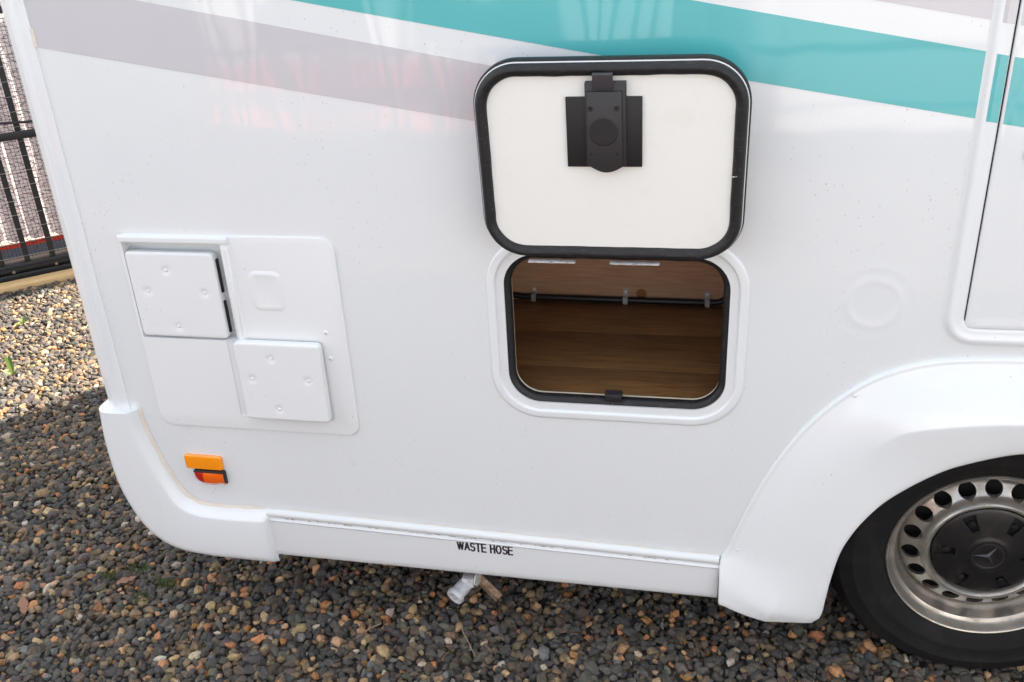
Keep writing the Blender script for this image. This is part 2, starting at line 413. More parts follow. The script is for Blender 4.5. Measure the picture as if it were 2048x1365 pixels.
# rounded right hand end that drops back to the skirt
last = rows[-1]
for dx, f in ((.010, .93), (.017, .72), (.022, .35), (.025, -.05)):
    rows.append([(x + dx, -.004 + (y + .004) * f if y < 0 else y, z + (.002 if f < .5 else 0)) for x, y, z in last])
bm = bmesh.new(); skin(bm, rows, capA=True)
bump_o = link('rear_bumper', bm, M['white_plastic'], van, smooth=55)
bm = bmesh.new()
sl = [[(p.x + .004 * math.sin(i * 1.7) * .3 + .0085, -.0008, p.z + .0085), (p.x - .002, -.0035 - .001 * math.sin(i), p.z - .002)] for i, p in enumerate(inn)]
skin(bm, sl); link('sealant_bead', bm, M['sealant'], bump_o)

# skirt
def zt(x): return .3755 + (.342 - .3755) * (x + 1.1) / 1.17
def zb(x): return .231 + (.217 - .231) * (x + 1.1) / 1.17
bm = bmesh.new(); rows = []
for k in range(14):
    x = -1.081 + (.066 + 1.081) * k / 13; t, b = zt(x), zb(x)
    rows.append([(x, y, z) for y, z in ((.0, t + .004), (-.006, t + .004), (-.0105, t + .001), (-.013, t - .005), (-.0125, t - .011), (-.009, t - .0155), (-.0062, t - .018), (-.006, t - .021),
        (-.009, t - .0235), (-.0115, t - .026), (-.0105, t - .029), (-.0085, t - .031), (-.0085, t - .05), (-.0085, b + .022), (-.0075, b + .010), (-.003, b + .002), (.006, b), (.03, b + .001))])
skin(bm, rows, True, True)
skirt = link('side_skirt', bm, M['white_skirt'], van, smooth=45)
bm = bmesh.new(); skin(bm, [[(x, -.0005, zt(x) + .0035), (x, -.0012, zt(x) + .0065 + .0012 * math.sin(x * 37))] for x in [-1.08 + .0382 * k for k in range(31)]]); link('sealant_bead', bm, M['sealant'], skirt)
bm = bmesh.new()      # grit caught in the groove
for k in range(46):
    x = rnd.uniform(-1.06, .05); L = rnd.uniform(.002, .012); z = zt(x) - .0195 - rnd.uniform(0, .003)
    add_box(bm, x, x + L, -.0066, -.0058, z, z + rnd.uniform(.0008, .0016))
tag(link('groove_grit', bm, M['rust'], skirt), kind='stuff')

# WASTE HOSE label: stroke letters
def letter_strokes(ch):
    arc = lambda cx, cz, rx, rz, a0, a1, n=9: [(cx + rx * math.cos(R(a0 + (a1 - a0) * i / n)), cz + rz * math.sin(R(a0 + (a1 - a0) * i / n))) for i in range(n + 1)]
    return {
        'W': [[(0, 1), (.22, 0)], [(.22, 0), (.44, 1)], [(.44, 1), (.66, 0)], [(.66, 0), (.88, 1)]],
        'A': [[(0, 0), (.34, 1)], [(.34, 1), (.68, 0)], [(.14, .36), (.54, .36)]],
        'S': [arc(.29, .74, .27, .26, 20, 180) + arc(.29, .74, .27, .24, 180, 262, 4)[1:] + arc(.29, .27, .29, .27, 82, 0, 5) + arc(.29, .27, .29, .27, 0, -160)[1:]],
        'T': [[(0, 1), (.6, 1)], [(.3, 1), (.3, 0)]],
        'E': [[(0, 0), (0, 1)], [(0, 1), (.52, 1)], [(0, .53), (.48, .53)], [(0, 0), (.54, 0)]],
        'H': [[(0, 0), (0, 1)], [(.56, 0), (.56, 1)], [(0, .52), (.56, .52)]],
        'O': [arc(.34, .5, .34, .5, 0, 360, 24)]}[ch]
adv = {'W': 1.10, 'A': .90, 'S': .84, 'T': .86, 'E': .80, 'H': .86, 'O': .98, ' ': .52}
text = 'WASTE HOSE'; th = .165; total = sum(adv[c] for c in text) - .14
HT = .0285; x0, x1 = -.5775, -.436; sx = (x1 - x0) / total / HT
def lab_z(x): return zb(x) + .0875 - (.0 if True else 0)
slope = -.020
lab = None
bm = bmesh.new(); v = [bm.verts.new(p) for p in ((x0 - .004, -.0089, .2995), (x1 + .005, -.0089, .2945), (x1 + .005, -.0089, .3345), (x0 - .004, -.0089, .3395))]; bm.faces.new(v)
lab = link('waste_hose_label', bm, M['film'], van)
cx = 0
for ch in text:
    if ch != ' ':
        bm = bmesh.new(); t = th * HT
        for si, st in enumerate(letter_strokes(ch)):
            P = [((p[0]) * HT * sx, p[1] * (HT - t)) for p in st]
            # widen strokes
            for i in range(len(P) - 1):
                a, b = Vector(P[i]), Vector(P[i + 1]); d = (b - a).normalized(); n_ = Vector((-d.y, d.x)) * t / 2
                e = d * t * (.5 if ch in 'TEH' else .12 if ch in 'SO' else .08)
                yy = -.00925 - .00003 * (si % 2) - (.00001 * (i % 2))
                q = [a - e - n_, b + e - n_, b + e + n_, a - e + n_]
                bm.faces.new([bm.verts.new((w.x, yy, w.y)) for w in q])
        xx = x0 + cx * HT * sx
        link('letter', bm, M['ink'], lab, loc=(xx + t * .5, 0, .3045 + slope * (xx - x0)))
    cx += adv[ch]

# wheel arch moulding
O = [(.068, .232, -.030), (.067, .285, -.024), (.067, .335, -.008), (.080, .365, 0), (.105, .443, 0), (.136, .532, 0), (.174, .620, 0), (.222, .705, 0), (.278, .777, 0), (.340, .833, 0), (.407, .869, 0), (.481, .890, 0), (.575, .900, 0), (.671, .902, 0)]
Mi = [(.176, .207, -.054), (.190, .242, -.062), (.208, .300, -.052), (.218, .365, -.044), (.240, .443, -.043), (.268, .530, -.043), (.303, .608, -.045), (.348, .674, -.050), (.396, .730, -.059), (.445, .757, -.066), (.505, .770, -.068), (.565, .779, -.068), (.620, .784, -.068), (.671, .785, -.068)]
I_ = [(.288, .212, -.050), (.303, .232, -.052), (.309, .290, -.054), (.314, .340, -.055), (.326, .415, -.056), (.343, .466, -.057), (.366, .513, -.058), (.405, .568, -.058), (.460, .619, -.058), (.515, .658, -.058), (.560, .679, -.058), (.600, .694, -.058), (.636, .705, -.058), (.671, .711, -.058)]
# resample finely
def fin(L): return catmull([(a, c, b) for a, b, c in L], 61)
rows = []
for k, (o_, mm, ii) in enumerate(zip(fin(O), fin(Mi), fin(I_))):
    d = Vector((mm.x - o_.x, 0, mm.z - o_.z)).normalized(); d2 = Vector((ii.x - mm.x, 0, ii.z - mm.z)).normalized()
    s1 = Vector((0, -.009, 0)); row = [o_ + Vector((0, .004, 0)), o_ + s1 * .25 + d * .0004, o_ + s1 * .80 + d * .0016, o_ + s1 * 1.02 + d * .0045, o_ + s1 * .93 + d * .0090, o_ + s1 * 1.05 + d * .014]
    st = row[-1]
    for t in (.2, .4, .6, .8, .93, .98):
        p = st.lerp(mm, t); p.y -= .004 * math.sin(math.pi * t); row.append(p)
    row.append(mm.copy())
    for t in (.04, .15, .5, .85): row.append(mm.lerp(ii, t) + Vector((0, -.0005, 0)))
    e = ii; row += [e - d2 * .006 + Vector((0, .0002, 0)), e - d2 * .0018 + Vector((0, .0018, 0)), e + Vector((0, .006, 0)), e + d2 * .001 + Vector((0, .03, 0)), e + d2 * -.004 + Vector((0, .075, 0))]
    rows.append([tuple(p) for p in row])
rows += [[(2 * WC[0] - x, y, z) for x, y, z in r_] for r_ in reversed(rows[:-1])]
# lower edge turned under
low = rows[0]; und = [[(x, min(y + .0015, .004), z - .0035) for x, y, z in low], [(x, min(y + .03, .03), z - .0035) for x, y, z in low]]
rows = [und[1], und[0]] + rows + [[(2 * WC[0] - x, y, z) for x, y, z in r_] for r_ in und]
bm = bmesh.new(); skin(bm, rows)
arch = link('wheel_arch', bm, M['white_plastic'], van, smooth=50)
def screw(parent, x, y, z, r=.0048):
    bm = bmesh.new(); dome(bm, (x, y, z), r, .0022, 14); o = link('screw', bm, M['screw'], parent, smooth=True)
    return o
screw(arch, .3235, -.0135, .8035, .0042); screw(arch, .1065, -.014, .378, .0042)
# wheel housing
bm = bmesh.new(); rings = []
for k in range(41):
    a = R(-25 + 230 * k / 40); rings.append([(WC[0] + .405 * math.cos(a), y, WC[1] + .405 * math.sin(a)) for y in (.031, .2, .62)])
V = skin(bm, rings); bm.faces.new([v[-1] for v in V])
link('wheel_housing', bm, M['dark'], van)

# ------------------------------------------------------------------ wheel (rear, near side)
def build_wheel():
    w = empty('wheel', van, (WC[0], 0, WC[1]))
    z = (0, 0); Y = .06
    # tyre
    pr = [(.205, Y + .035), (.214, Y + .010), (.2215, Y + .0025), (.226, Y - .003), (.232, Y - .008), (.245, Y - .014), (.258, Y - .018), (.262, Y - .0205), (.266, Y - .0195), (.285, Y - .022), (.296, Y - .022),
          (.299, Y - .0238), (.302, Y - .0215), (.314, Y - .018), (.327, Y - .010), (.331, Y - .0095), (.334, Y - .004), (.343, Y + .006), (.350, Y + .018), (.3535, Y + .032), (.355, Y + .05), (.3555, Y + .10)]
    pr2 = pr + [(r, 2 * (Y + .10) - y) for r, y in reversed(pr[:-1])]
    bm = bmesh.new(); lathe(bm, pr2, z, 128, closed=True)
    ty = link('tyre', bm, M['tyre'], w, smooth=70)
    # tread blocks
    bm = bmesh.new()
    for k in range(96):
        a = 2 * math.pi * k / 96
        for (ya, yb, r1, r2, sk) in ((Y + .006, Y + .040, .3425, .3605, .010), (Y + .048, Y + .085, .352, .362, -.012), (Y + .093, Y + .13, .352, .362, .012), (Y + .138, Y + .19, .350, .3605, -.01)):
            wd = .0082
            P = []
            for (yy, ra, da) in ((ya, r1, 0), (yb, .362 if r1 < .35 else r2, sk)):
                for sgn in (-1, 1):
                    an = a + (sgn * wd + da) / .36
                    for r in (r1 - .012, ra if yy == ya and r1 < .35 else r2): P.append(bm.verts.new((r * math.cos(an), yy, r * math.sin(an))))
            for q in ((0, 1, 3, 2), (4, 6, 7, 5), (0, 4, 5, 1), (2, 3, 7, 6), (1, 5, 7, 3)): bm.faces.new([P[i] for i in q])
    tag(link('tread_blocks', bm, M['tyre'], w), kind='stuff')
    # rim
    pr = [(.2225, Y - .001), (.2240, Y + .001), (.2235, Y - .004), (.2215, Y - .0065), (.2185, Y - .005), (.2155, Y + .001), (.2130, Y + .010), (.2090, Y + .0165), (.2040, Y + .0185), (.2005, Y + .021), (.1985, Y + .028), (.1975, Y + .042), (.1945, Y + .0505),
          (.1905, Y + .054), (.1885, Y + .058), (.1865, Y + .0665), (.1852, Y + .0660), (.1835, Y + .0610), (.1800, Y + .0540), (.1720, Y + .0475), (.1500, Y + .0365), (.1450, Y + .0325), (.1415, Y + .0255), (.1375, Y + .0175), (.1325, Y + .0135), (.1275, Y + .0140), (.1235, Y + .019), (.1205, Y + .028), (.1195, Y + .045)]
    bk = [(.1150, Y + .045), (.118, Y + .055), (.150, Y + .0430), (.172, Y + .058), (.181, Y + .075), (.1865, Y + .0745), (.196, Y + .075), (.204, Y + .05), (.2045, Y + .03), (.2165, Y + .018)]
    bm = bmesh.new(); lathe(bm, pr + bk, z, 144, closed=True)
    rim = link('rim', bm, M['steel'], w)
    cs = []
    nh = 18
    bmc = bmesh.new()
    for k in range(nh):
        a = R(91.4 + 20 * k); cxx, czz = .1615 * math.cos(a), .1615 * math.sin(a); seg = 24
        # elliptical hole, slightly longer tangentially
        ring = []
        for yy in (-.02, .2):
            ring.append([bmc.verts.new((cxx + .0183 * math.cos(a) * math.cos(2 * math.pi * j / seg) - .0192 * math.sin(a) * math.sin(2 * math.pi * j / seg), Y + yy, czz + .0183 * math.sin(a) * math.cos(2 * math.pi * j / seg) + .0192 * math.cos(a) * math.sin(2 * math.pi * j / seg))) for j in range(seg)])
        for j in range(seg): bmc.faces.new((ring[0][j], ring[0][(j + 1) % seg], ring[1][(j + 1) % seg], ring[1][j]))
        bmc.faces.new(ring[0]); bmc.faces.new(ring[1])
    cc = link('c', bmc, None, w)
    cut(rim, [cc]); shade(rim, 32)
    bm = bmesh.new(); lathe(bm, [(.2, Y + .085), (.0001, Y + .085)], z, 48); lathe(bm, [(.0001, Y + .084), (.12, Y + .0841)], z, 48)
    link('brake_backing', bm, M['dark'], w)
    # hub cap
    cp = [(.1205, Y + .026), (.1190, Y + .0205), (.1165, Y + .0190), (.112, Y + .0175), (.09, Y + .0125), (.065, Y + .0085), (.055, Y + .0070), (.049, Y + .0062), (.045, Y + .0042), (.041, Y + .0032), (.0375, Y + .0030), (.0355, Y + .0040), (.0001, Y + .0042)]
    back = [(.0001, Y + .03), (.1205, Y + .03)]
    bm = bmesh.new(); lathe(bm, cp + back, z, 96, closed=True)
    cap = link('hub_cap', bm, M['cap'], w)
    cs = []
    bmc = bmesh.new()
    for k in range(6):
        a = R(60 * k - 1); ca, sa = math.cos(a), math.sin(a); Q = []
        for yy in (-.02, .0225):
            for (r, t) in ((.070, -.0085), (.110, -.0150), (.110, .0150), (.070, .0085)):
                Q.append(bmc.verts.new((r * ca - t * sa, Y + yy, r * sa + t * ca)))
        for q in ((0, 1, 2, 3), (7, 6, 5, 4), (0, 4, 5, 1), (1, 5, 6, 2), (2, 6, 7, 3), (3, 7, 4, 0)): bmc.faces.new([Q[i] for i in q])
    cc = link('c', bmc, None, w)
    cut(cap, [cc]); shade(cap, 30)
    # wheel nuts seen in the slots
    for k in range(6):
        a = R(60 * k - 1); bm = bmesh.new()
        lathe(bm, [(.0001, Y + .0145), (.0085, Y + .0155), (.0095, Y + .0215)], (.088 * math.cos(a), .088 * math.sin(a)), 6)
        link('wheel_nut', bm, M['cap'], w)
    # three-pointed star in a ring
    bm = bmesh.new(); lathe(bm, [(.0345, Y + .0042), (.0345, Y + .0032), (.0332, Y + .0029), (.0325, Y + .0032), (.0325, Y + .0042)], z, 64)
    c0 = bm.verts.new((0, Y - .0012, 0)); 
    for k in range(3):
        a = R(60 + 120 * k); tip = bm.verts.new((.0325 * math.cos(a), Y + .0032, .0325 * math.sin(a)))
        for s in (-1, 1):
            b = a + s * R(60); side_ = bm.verts.new((.0055 * math.cos(b), Y + .0038, .0055 * math.sin(b))); bm.faces.new((c0, tip, side_))
    link('star_emblem', bm, M['emblem'], w)
    return w
wheel = build_wheel()

# ------------------------------------------------------------------ service hatch with two flue covers
PX = (-1.322, -.795, .619, 1.127)
bm = bmesh.new()
sweep(bm, rrect(PX[0], PX[1], PX[2], PX[3], (.036, .034, .034, .020), 8), [(0, -.0004), (.0, -.0030), (-.0012, -.0046), (-.004, -.0052)], True, True, True)
hatch = link('service_hatch', bm, M['white_cover'], van)
bm = bmesh.new(); add_box(bm, HX[0], HX[1], -.2, .2, HX[2], HX[3]); cut(hatch, [link('c', bm, None)])
# shallow step cut in place of the lower cover's shadow on its left
bm = bmesh.new(); add_box(bm, -1.098, -.86, -.2, -.0032, .660, .8635); cut(hatch, [link('c', bm, None)])
shade(hatch, 30)
bm = bmesh.new()
x0, x1, z0, z1 = HX
fr = [(x0, z0), (x1, z0), (x1, z1), (x0, z1)]; dx_ = .028
vf = [bm.verts.new((x, -.005, z)) for x, z in fr]; vb = [bm.verts.new((x + (.002 if x == x0 else -.002), dx_, z + (.002 if z == z0 else -.002))) for x, z in fr]
for i in range(4): bm.faces.new((vf[i], vf[(i + 1) % 4], vb[(i + 1) % 4], vb[i]))
bm.faces.new(vb)
link('flue_recess', bm, M['white_cover'], hatch)
# raised bars around the recess
def chamfer_bar(name, x0, x1, z0, z1, y, ch, m_, parent):
    bm = bmesh.new(); vs0 = [(x0, z0), (x1, z0), (x1, z1), (x0, z1)]; cx_, cz_ = (x0 + x1) / 2, (z0 + z1) / 2
    A = [bm.verts.new((x, -.0048, z)) for x, z in vs0]; B = [bm.verts.new((x - ch * math.copysign(1, x - cx_), y, z - ch * math.copysign(1, z - cz_))) for x, z in vs0]
    for i in range(4): bm.faces.new((A[i], A[(i + 1) % 4], B[(i + 1) % 4], B[i]))
    bm.faces.new(B); bmesh.ops.bevel(bm, geom=[e for e in bm.edges], offset=.0014, segments=2, affect='EDGES')
    return link(name, bm, m_, parent, smooth=40)
chamfer_bar('recess_rim', PX[0] + .002, HX[1] + .026, HX[3] + .0005, PX[3] - .001, -.013, .004, M['white_cover'], hatch)
chamfer_bar('recess_rim', HX[1] + .0005, HX[1] + .026, HX[2] + .002, HX[3] - .0008, -.012, .0065, M['white_cover'], hatch)
# small raised pad
bm = bmesh.new()
sweep(bm, rrect(-1.010, -.934, .948, 1.042, .016, 8), [(.004, -.0050), (.001, -.0056), (-.003, -.0072), (-.006, -.0077), (-.010, -.0075), (-.013, -.0070)], True, False, True)
link('raised_pad', bm, M['white_cover'], hatch, smooth=60)
for (x, z) in ((-.8435, .8955), (-.8415, .8285)): 
    s = screw(hatch, x, -.0052, z, .0062)
    bm = bmesh.new(); add_box(bm, x - .0016, x + .0016, -.0078, -.0072, z - .0004, z + .0004); add_box(bm, x - .0004, x + .0004, -.0079, -.0073, z - .0016, z + .0016); link('screw_slot', bm, M['ink'], hatch)
def flue_cover(x0, x1, z0, z1, yf, yb, rivs, label, rot=0):
    c = Vector(((x0 + x1) / 2, yf, (z0 + z1) / 2)); bm = bmesh.new(); hx, hz = (x1 - x0) / 2, (z1 - z0) / 2
    # front face as a grid so that the rivet dimples are pressed in
    n = 96
    def dent(x, z):
        d = 0
        for rx, rz in rivs:
            q = math.hypot(x - (rx - c.x), z - (rz - c.z)); d += .0034 * math.exp(-(q / .0090) ** 2)
        return d
    sweep(bm, rrect(-hx, hx, -hz, hz, .011, 5), [(-.0008, yb - yf), (0, .004), (-.0012, .0015), (-.0035, .0003), (-.0075, 0)], True, False, False)
    g = [[bm.verts.new((-hx + .0070 + (2 * hx - .014) * i / n, dent(-hx + .007 + (2 * hx - .014) * i / n, -hz + .007 + (2 * hz - .014) * j / n), -hz + .0070 + (2 * hz - .014) * j / n)) for j in range(n + 1)] for i in range(n + 1)]
    for i in range(n):
        for j in range(n): bm.faces.new((g[i][j], g[i + 1][j], g[i + 1][j + 1], g[i][j + 1]))
    o = link('flue_cover', bm, M['white_cover'], van, smooth=60, loc=c); o['label'] = label; o.rotation_euler = (0, 0, rot)
    for rx, rz in rivs:
        bm = bmesh.new(); dome(bm, (rx - c.x, .0026, rz - c.z), .0042, .0026, 14); link('rivet', bm, M['white_plastic'], o, smooth=True)
    return o
c1 = flue_cover(-1.3115, -1.0905, .8690, 1.0845, -.0075, .010, [(-1.215, 1.040), (-1.273, .986), (-1.128, .986), (-1.213, .897)], 'upper left cover sunk in the hatch recess')
c2 = flue_cover(-1.0695, -.8555, .6660, .8735, -.0300, -.0110, [(-.980, .833), (-1.037, .777), (-.895, .779), (-.981, .697)], 'lower right cover standing proud of the hatch')
bm = bmesh.new()     # black vent cage behind the upper cover
for (a, b) in ((.882, .962), (.984, 1.066)): add_box(bm, -1.10, -1.0868, .004, .0112, a, b)
link('vent_slot', bm, M['dark'], hatch)
bm = bmesh.new(); add_box(bm, -1.296, -1.096, .0115, .0278, .878, 1.076); link('flue_body', bm, M['white_cover'], hatch)
bm = bmesh.new(); add_box(bm, -1.060, -.864, -.0108, -.0036, .676, .864); link('flue_body', bm, M['white_cover'], hatch)

# ------------------------------------------------------------------ side reflector and marker lamp
bm = bmesh.new(); sweep(bm, rrect(-.0515, .0515, -.0205, .0205, .0070, 5), [(0, 0), (0, -.006), (-.002, -.0085), (-.0055, -.0092)], True, True, True)
link('side_reflector', bm, M['amber'], van, smooth=35, loc=(-1.2305, -.0005, .5115), rot=(0, R(.4), 0))
lamp = empty('marker_lamp', van, (-1.2195, -.0004, .488))
def lamp_loft(t0, t1, m_, name, grow=0, y0=0):
    # half-round lens, flat on top and curved below
    bm = bmesh.new(); rows = []
    for k in range(13):
        t = t0 + (t1 - t0) * k / 12; a = math.pi * t
        x = -.043 * math.cos(a); dep = .0065 + .012 * math.sin(a) ** .8
        bot = -.012 - .031 * min(1, math.sin(a) ** .6 * 1.02) if t < .8 else -.012 - .031 * (1 - (t - .8) * .9)
        rows.append([(x, -y0, .0 + grow), (x, -dep - grow, -.004 + grow), (x, -dep * 1.05 - grow, -.010), (x, -dep - grow, (bot - .01) * .55), (x, -dep * .6 - grow, bot * .93), (x, -y0, bot - grow)])
    skin(bm, rows, True, True); return link(name, bm, m_, lamp, smooth=50)
lamp_loft(.0, .40, M['red_lens'], 'red_lens'); lamp_loft(.402, .88, M['orange_lens'], 'orange_lens'); lamp_loft(.882, 1.0, M['black_plastic'], 'lamp_housing')
bm = bmesh.new(); add_box(bm, -.041, .043, -.0140, -.0003, -.0038, .0015, .0015); link('lamp_top', bm, M['black_plastic'], lamp, smooth=40)

# ------------------------------------------------------------------ locker opening
path = rrect(*LK, 14)
bm = bmesh.new()
sweep(bm, path, [(.0275, -.0003), (.0266, -.0022), (.0245, -.0036), (.0210, -.0043), (.0120, -.0050), (.0092, -.0050), (.0076, -.0040), (.0066, -.0018), (.0052, .004), (.0015, .0205), (-.0020, .0235), (-.0145, .0235)], True)
lf = link('locker_frame', bm, M['white_plastic'], van, smooth=45)
def seal(bm, path, w, y0, y1, bulge=.0012, seed=0, n=14):
    loops = []
    rr = random.Random(seed); ph = [rr.uniform(0, 6.28) for _ in range(4)]
    L = len(path)
    for i, (p, nn) in enumerate(path):
        wv = .0010 * math.sin(i * .37 + ph[0]) + .0008 * math.sin(i * .9 + ph[1])
        row = []
        for k in range(n + 1):
            a = math.pi * k / n
            u = -w / 2 + (w / 2) * math.cos(a) + wv * math.sin(a) * (k > n / 2); y = y0 + (y1 - y0) * math.sin(a) ** .75 + bulge * .5 * math.sin(4 * a)
            row.append(bm.verts.new((p[0] + u * nn[0], y, p[1] + u * nn[1])))
        loops.append(row)
    for i in range(L):
        for j in range(n): bm.faces.new((loops[i][j], loops[(i + 1) % L][j], loops[(i + 1) % L][j + 1], loops[i][j + 1]))
def dense(path, m=4):
    out = []; L = len(path)
    for i in range(L):
        (p, n), (q, n2) = path[i], path[(i + 1) % L]; d = math.hypot(q[0] - p[0], q[1] - p[1]); k = max(1, int(d / .008))
        for j in range(k):
            t = j / k; out.append(((p[0] + (q[0] - p[0]) * t, p[1] + (q[1] - p[1]) * t), n if d > .03 and t < .5 else (n2 if d > .03 else (n[0] + (n2[0] - n[0]) * t, n[1] + (n2[1] - n[1]) * t))))
    return out
bm = bmesh.new(); seal(bm, dense(path), .0255, .0225, .004, seed=3); link('rubber_seal', bm, M['rubber'], lf, smooth=60)
bm = bmesh.new(); sweep(bm, path, [(-.0220, .0165), (-.0240, .0165), (-.0245, .0305), (-.015, .0305)], True); link('board_edge', bm, M['cream_edge'], lf, smooth=30)
bm = bmesh.new(); add_box(bm, -.1875, -.1855, .0015, .018, .7265, .7440); link('seal_joint', bm, M['dry'], lf)
catch = box('catch_plate', -.2035, -.1655, -.0015, .022, .7500, .7680, M['black_plastic'], lf, bev=.0015)
box('catch_strip', -.2035, -.1655, .0005, .020, .7682, .7689, M['emblem'], lf)
for a, b, zz in ((-.362, -.262, 1.0835), (-.190, -.088, 1.0835)):
    box('hinge_leaf', a, b, -.012, .004, zz, zz + .0034, M['pvc'], lf, bev=.001)
    box('hinge_knuckle', (a + b) / 2 - .003, (a + b) / 2 + .003, -.0135, -.0122, zz - .0005, zz + .0038, M['alu'], lf)

# locker interior
IX0, IX1, IY, FZ, CZ = -.66, .20, .60, .727, 1.17
li = empty('locker_interior', van, (0, 0, 0))
for ya, yb in ((.0310, .1996), (.2000, .3996), (.4000, IY)):
    o = box('floor_plank', IX0, IX1, ya, yb, FZ - .012, FZ, M['floor_wood'], li, bev=.0002)
box('back_board', IX0, IX1, IY, IY + .012, FZ, CZ, M['wall_wood'], li)
box('side_board', IX0 - .012, IX0, .0310, IY + .012, FZ - .012, CZ, M['wall_wood'], li)
box('side_board', IX1, IX1 + .012, .0310, IY + .012, FZ - .012, CZ, M['wall_wood'], li)
box('ceiling_board', IX0, IX1, .0310, IY, CZ, CZ + .012, M['wall_wood'], li)
bm = bmesh.new(); add_box(bm, IX0 - .012, IX1 + .012, .0265, .0300, FZ - .012, CZ + .012)
fb = link('front_board', bm, M['wall_wood'], li)
cut(fb, [link('c', prism(rrect(LK[0] + .0243, LK[1] - .0243, LK[2] + .0243, LK[3] - .0243, LK[4] - .0243, 14), -.2, .3), None)])
bm = bmesh.new(); tube(bm, [(-.545, IY - .010, .752), (-.53, IY - .012, .745), (-.50, IY - .012, .7405), (-.3, IY - .012, .7395), (-.1, IY - .012, .7390), (.03, IY - .012, .7390), (.052, IY - .012, .742), (.066, IY - .010, .754)], .0085, 12)
link('heating_pipe', bm, M['black_plastic'], li, smooth=True)
bm = bmesh.new(); tube(bm, [(-.548, IY - .004, .757), (-.548, IY - .0005, .757)], .012, 16); link('pipe_hole', bm, M['dark'], li)
for cx_ in (-.467, -.208, .0155):
    bm = bmesh.new(); add_box(bm, cx_ - .0065, cx_ + .0065, IY - .0235, IY - .0215, .7305, .7490); add_box(bm, cx_ - .0065, cx_ + .0065, IY - .0215, IY - .001, .7485, .7505); add_box(bm, cx_ - .0065, cx_ + .0065, IY - .003, IY - .0008, .7505, .768)
    link('pipe_clip', bm, M['alu'], li)
    bm = bmesh.new(); dome(bm, (cx_, IY - .003, .760), .0035, .002, 10); link('clip_screw', bm, M['screw'], li)
bm = bmesh.new(); lathe(bm, [(.0001, IY - .0006), (.015, IY - .0006), (.015, IY - .0001)], (-.165, .754), 20); link('wood_knot', bm, M['knot'], li)

# ------------------------------------------------------------------ open locker door
dr = empty('locker_door', van, (-.1813, -.0773, 1.122), (R(5.84), 0, 0))
DW, DH = .2525, .3925
dp = rrect(-DW, DW, 0, DH, .084, 14)
bm = bmesh.new(); sweep(bm, dp, [(.0, .0335), (.0025, .030), (.0030, .016), (.0018, .012), (-.004, .0112), (-.02, .0112)], True, True, False); link('outer_trim', bm, M['rubber'], dr, smooth=45)
bm = bmesh.new(); sweep(bm, dp, [(-.0012, .0110), (-.0004, .0100), (-.0006, .0075), (-.0020, .0070), (-.004, .0070)], True); link('edge_strip', bm, M['white_plastic'], dr, smooth=45)
bm = bmesh.new(); seal(bm, dense([((p[0] - .0022 * n[0], p[1] - .0022 * n[1]), n) for p, n in dp]), .0235, .0075, -.0085, seed=8); link('door_seal', bm, M['rubber'], dr, smooth=60)
bm = bmesh.new(); sweep(bm, dp, [(-.006, .011), (-.006, .0035), (-.012, .0030)], True, False, True); link('inner_panel', bm, M['cream'], dr)
bm = bmesh.new(); add_box(bm, .2335, .2420, -.0079, -.0062, .1790, .1800); add_box(bm, .2255, .2325, -.0095, -.0075, .1788, .1800); link('seal_joint', bm, M['plain_white'], dr)
# lock
lc = .0
box('lock_plate', -.0775, .0625, -.0035, .0028, .1955, .3295, M['dark_plate'], dr, bev=.0012)
bm = bmesh.new()    # lock body: straight sides, curved foot
pts = [(-.0405, .3580), (-.0405, .2040)] + [(-.0405 + .0745 * k / 12, .2040 - .0165 * math.sin(math.pi * k / 12)) for k in range(1, 12)] + [(.0340, .2040), (.0340, .3580)]
def ext(bm, pts, y0, y1, ins=.0012):
    c = Vector((sum(p[0] for p in pts) / len(pts), sum(p[1] for p in pts) / len(pts)))
    r0 = [bm.verts.new((x, y0, z)) for x, z in pts]; r1 = [bm.verts.new((x, y1 + ins, z)) for x, z in pts]
    r2 = [bm.verts.new((x + (c.x - x) * ins / .04, y1, z + (c.y - z) * ins / .07)) for x, z in pts]
    n = len(pts)
    for a, b in ((r0, r1), (r1, r2)):
        for i in range(n): bm.faces.new((a[i], a[(i + 1) % n], b[(i + 1) % n], b[i]))
    bm.faces.new(r2); bm.faces.new(r0)
ext(bm, pts, .0025, -.0125); link('lock_body', bm, M['black_plastic'], dr, smooth=30)
bm = bmesh.new(); ext(bm, [(x * .86 - .0022, z if z < .3 else .3440) for x, z in [(px_, (pz_ - .270) * .955 + .2705) for px_, pz_ in pts]], -.0120, -.0185, .001); link('lock_cover', bm, M['black_plastic'], dr, smooth=30)
bm = bmesh.new(); lathe(bm, [(.0272, -.0184), (.0270, -.0196), (.0262, -.0200), (.0250, -.0200), (.0001, -.0200)], (-.0068, .2700), 48); link('lock_disc', bm, M['black_plastic'], dr, smooth=35)
for (x, z) in ((-.0305, .3130), (.0175, .3130), (-.0305, .2260), (.0175, .2260)):
    bm = bmesh.new(); lathe(bm, [(.0055, -.0186), (.0050, -.0190), (.0040, -.0189), (.0020, -.0187), (.0001, -.0187)], (x, z), 16); link('lock_screw', bm, M['black_metal'], dr, smooth=40)
    bm = bmesh.new(); add_box(bm, x - .0024, x + .0024, -.01905, -.0188, z - .0006, z + .0006); add_box(bm, x - .0006, x + .0006, -.0191, -.01885, z - .0024, z + .0024); link('screw_slot', bm, M['dark'], dr)
bm = bmesh.new(); rows = [[(x, y, z) for (y, z) in ((-.0130, .3470), (-.0205, .3480), (-.0215, .3550), (-.0205, .3745), (-.0175, .3775), (-.009, .3770))] for x in (-.0255, -.0240, .0095, .0110)]
skin(bm, rows, True, True); link('latch_tongue', bm, M['emblem'], dr, smooth=20)

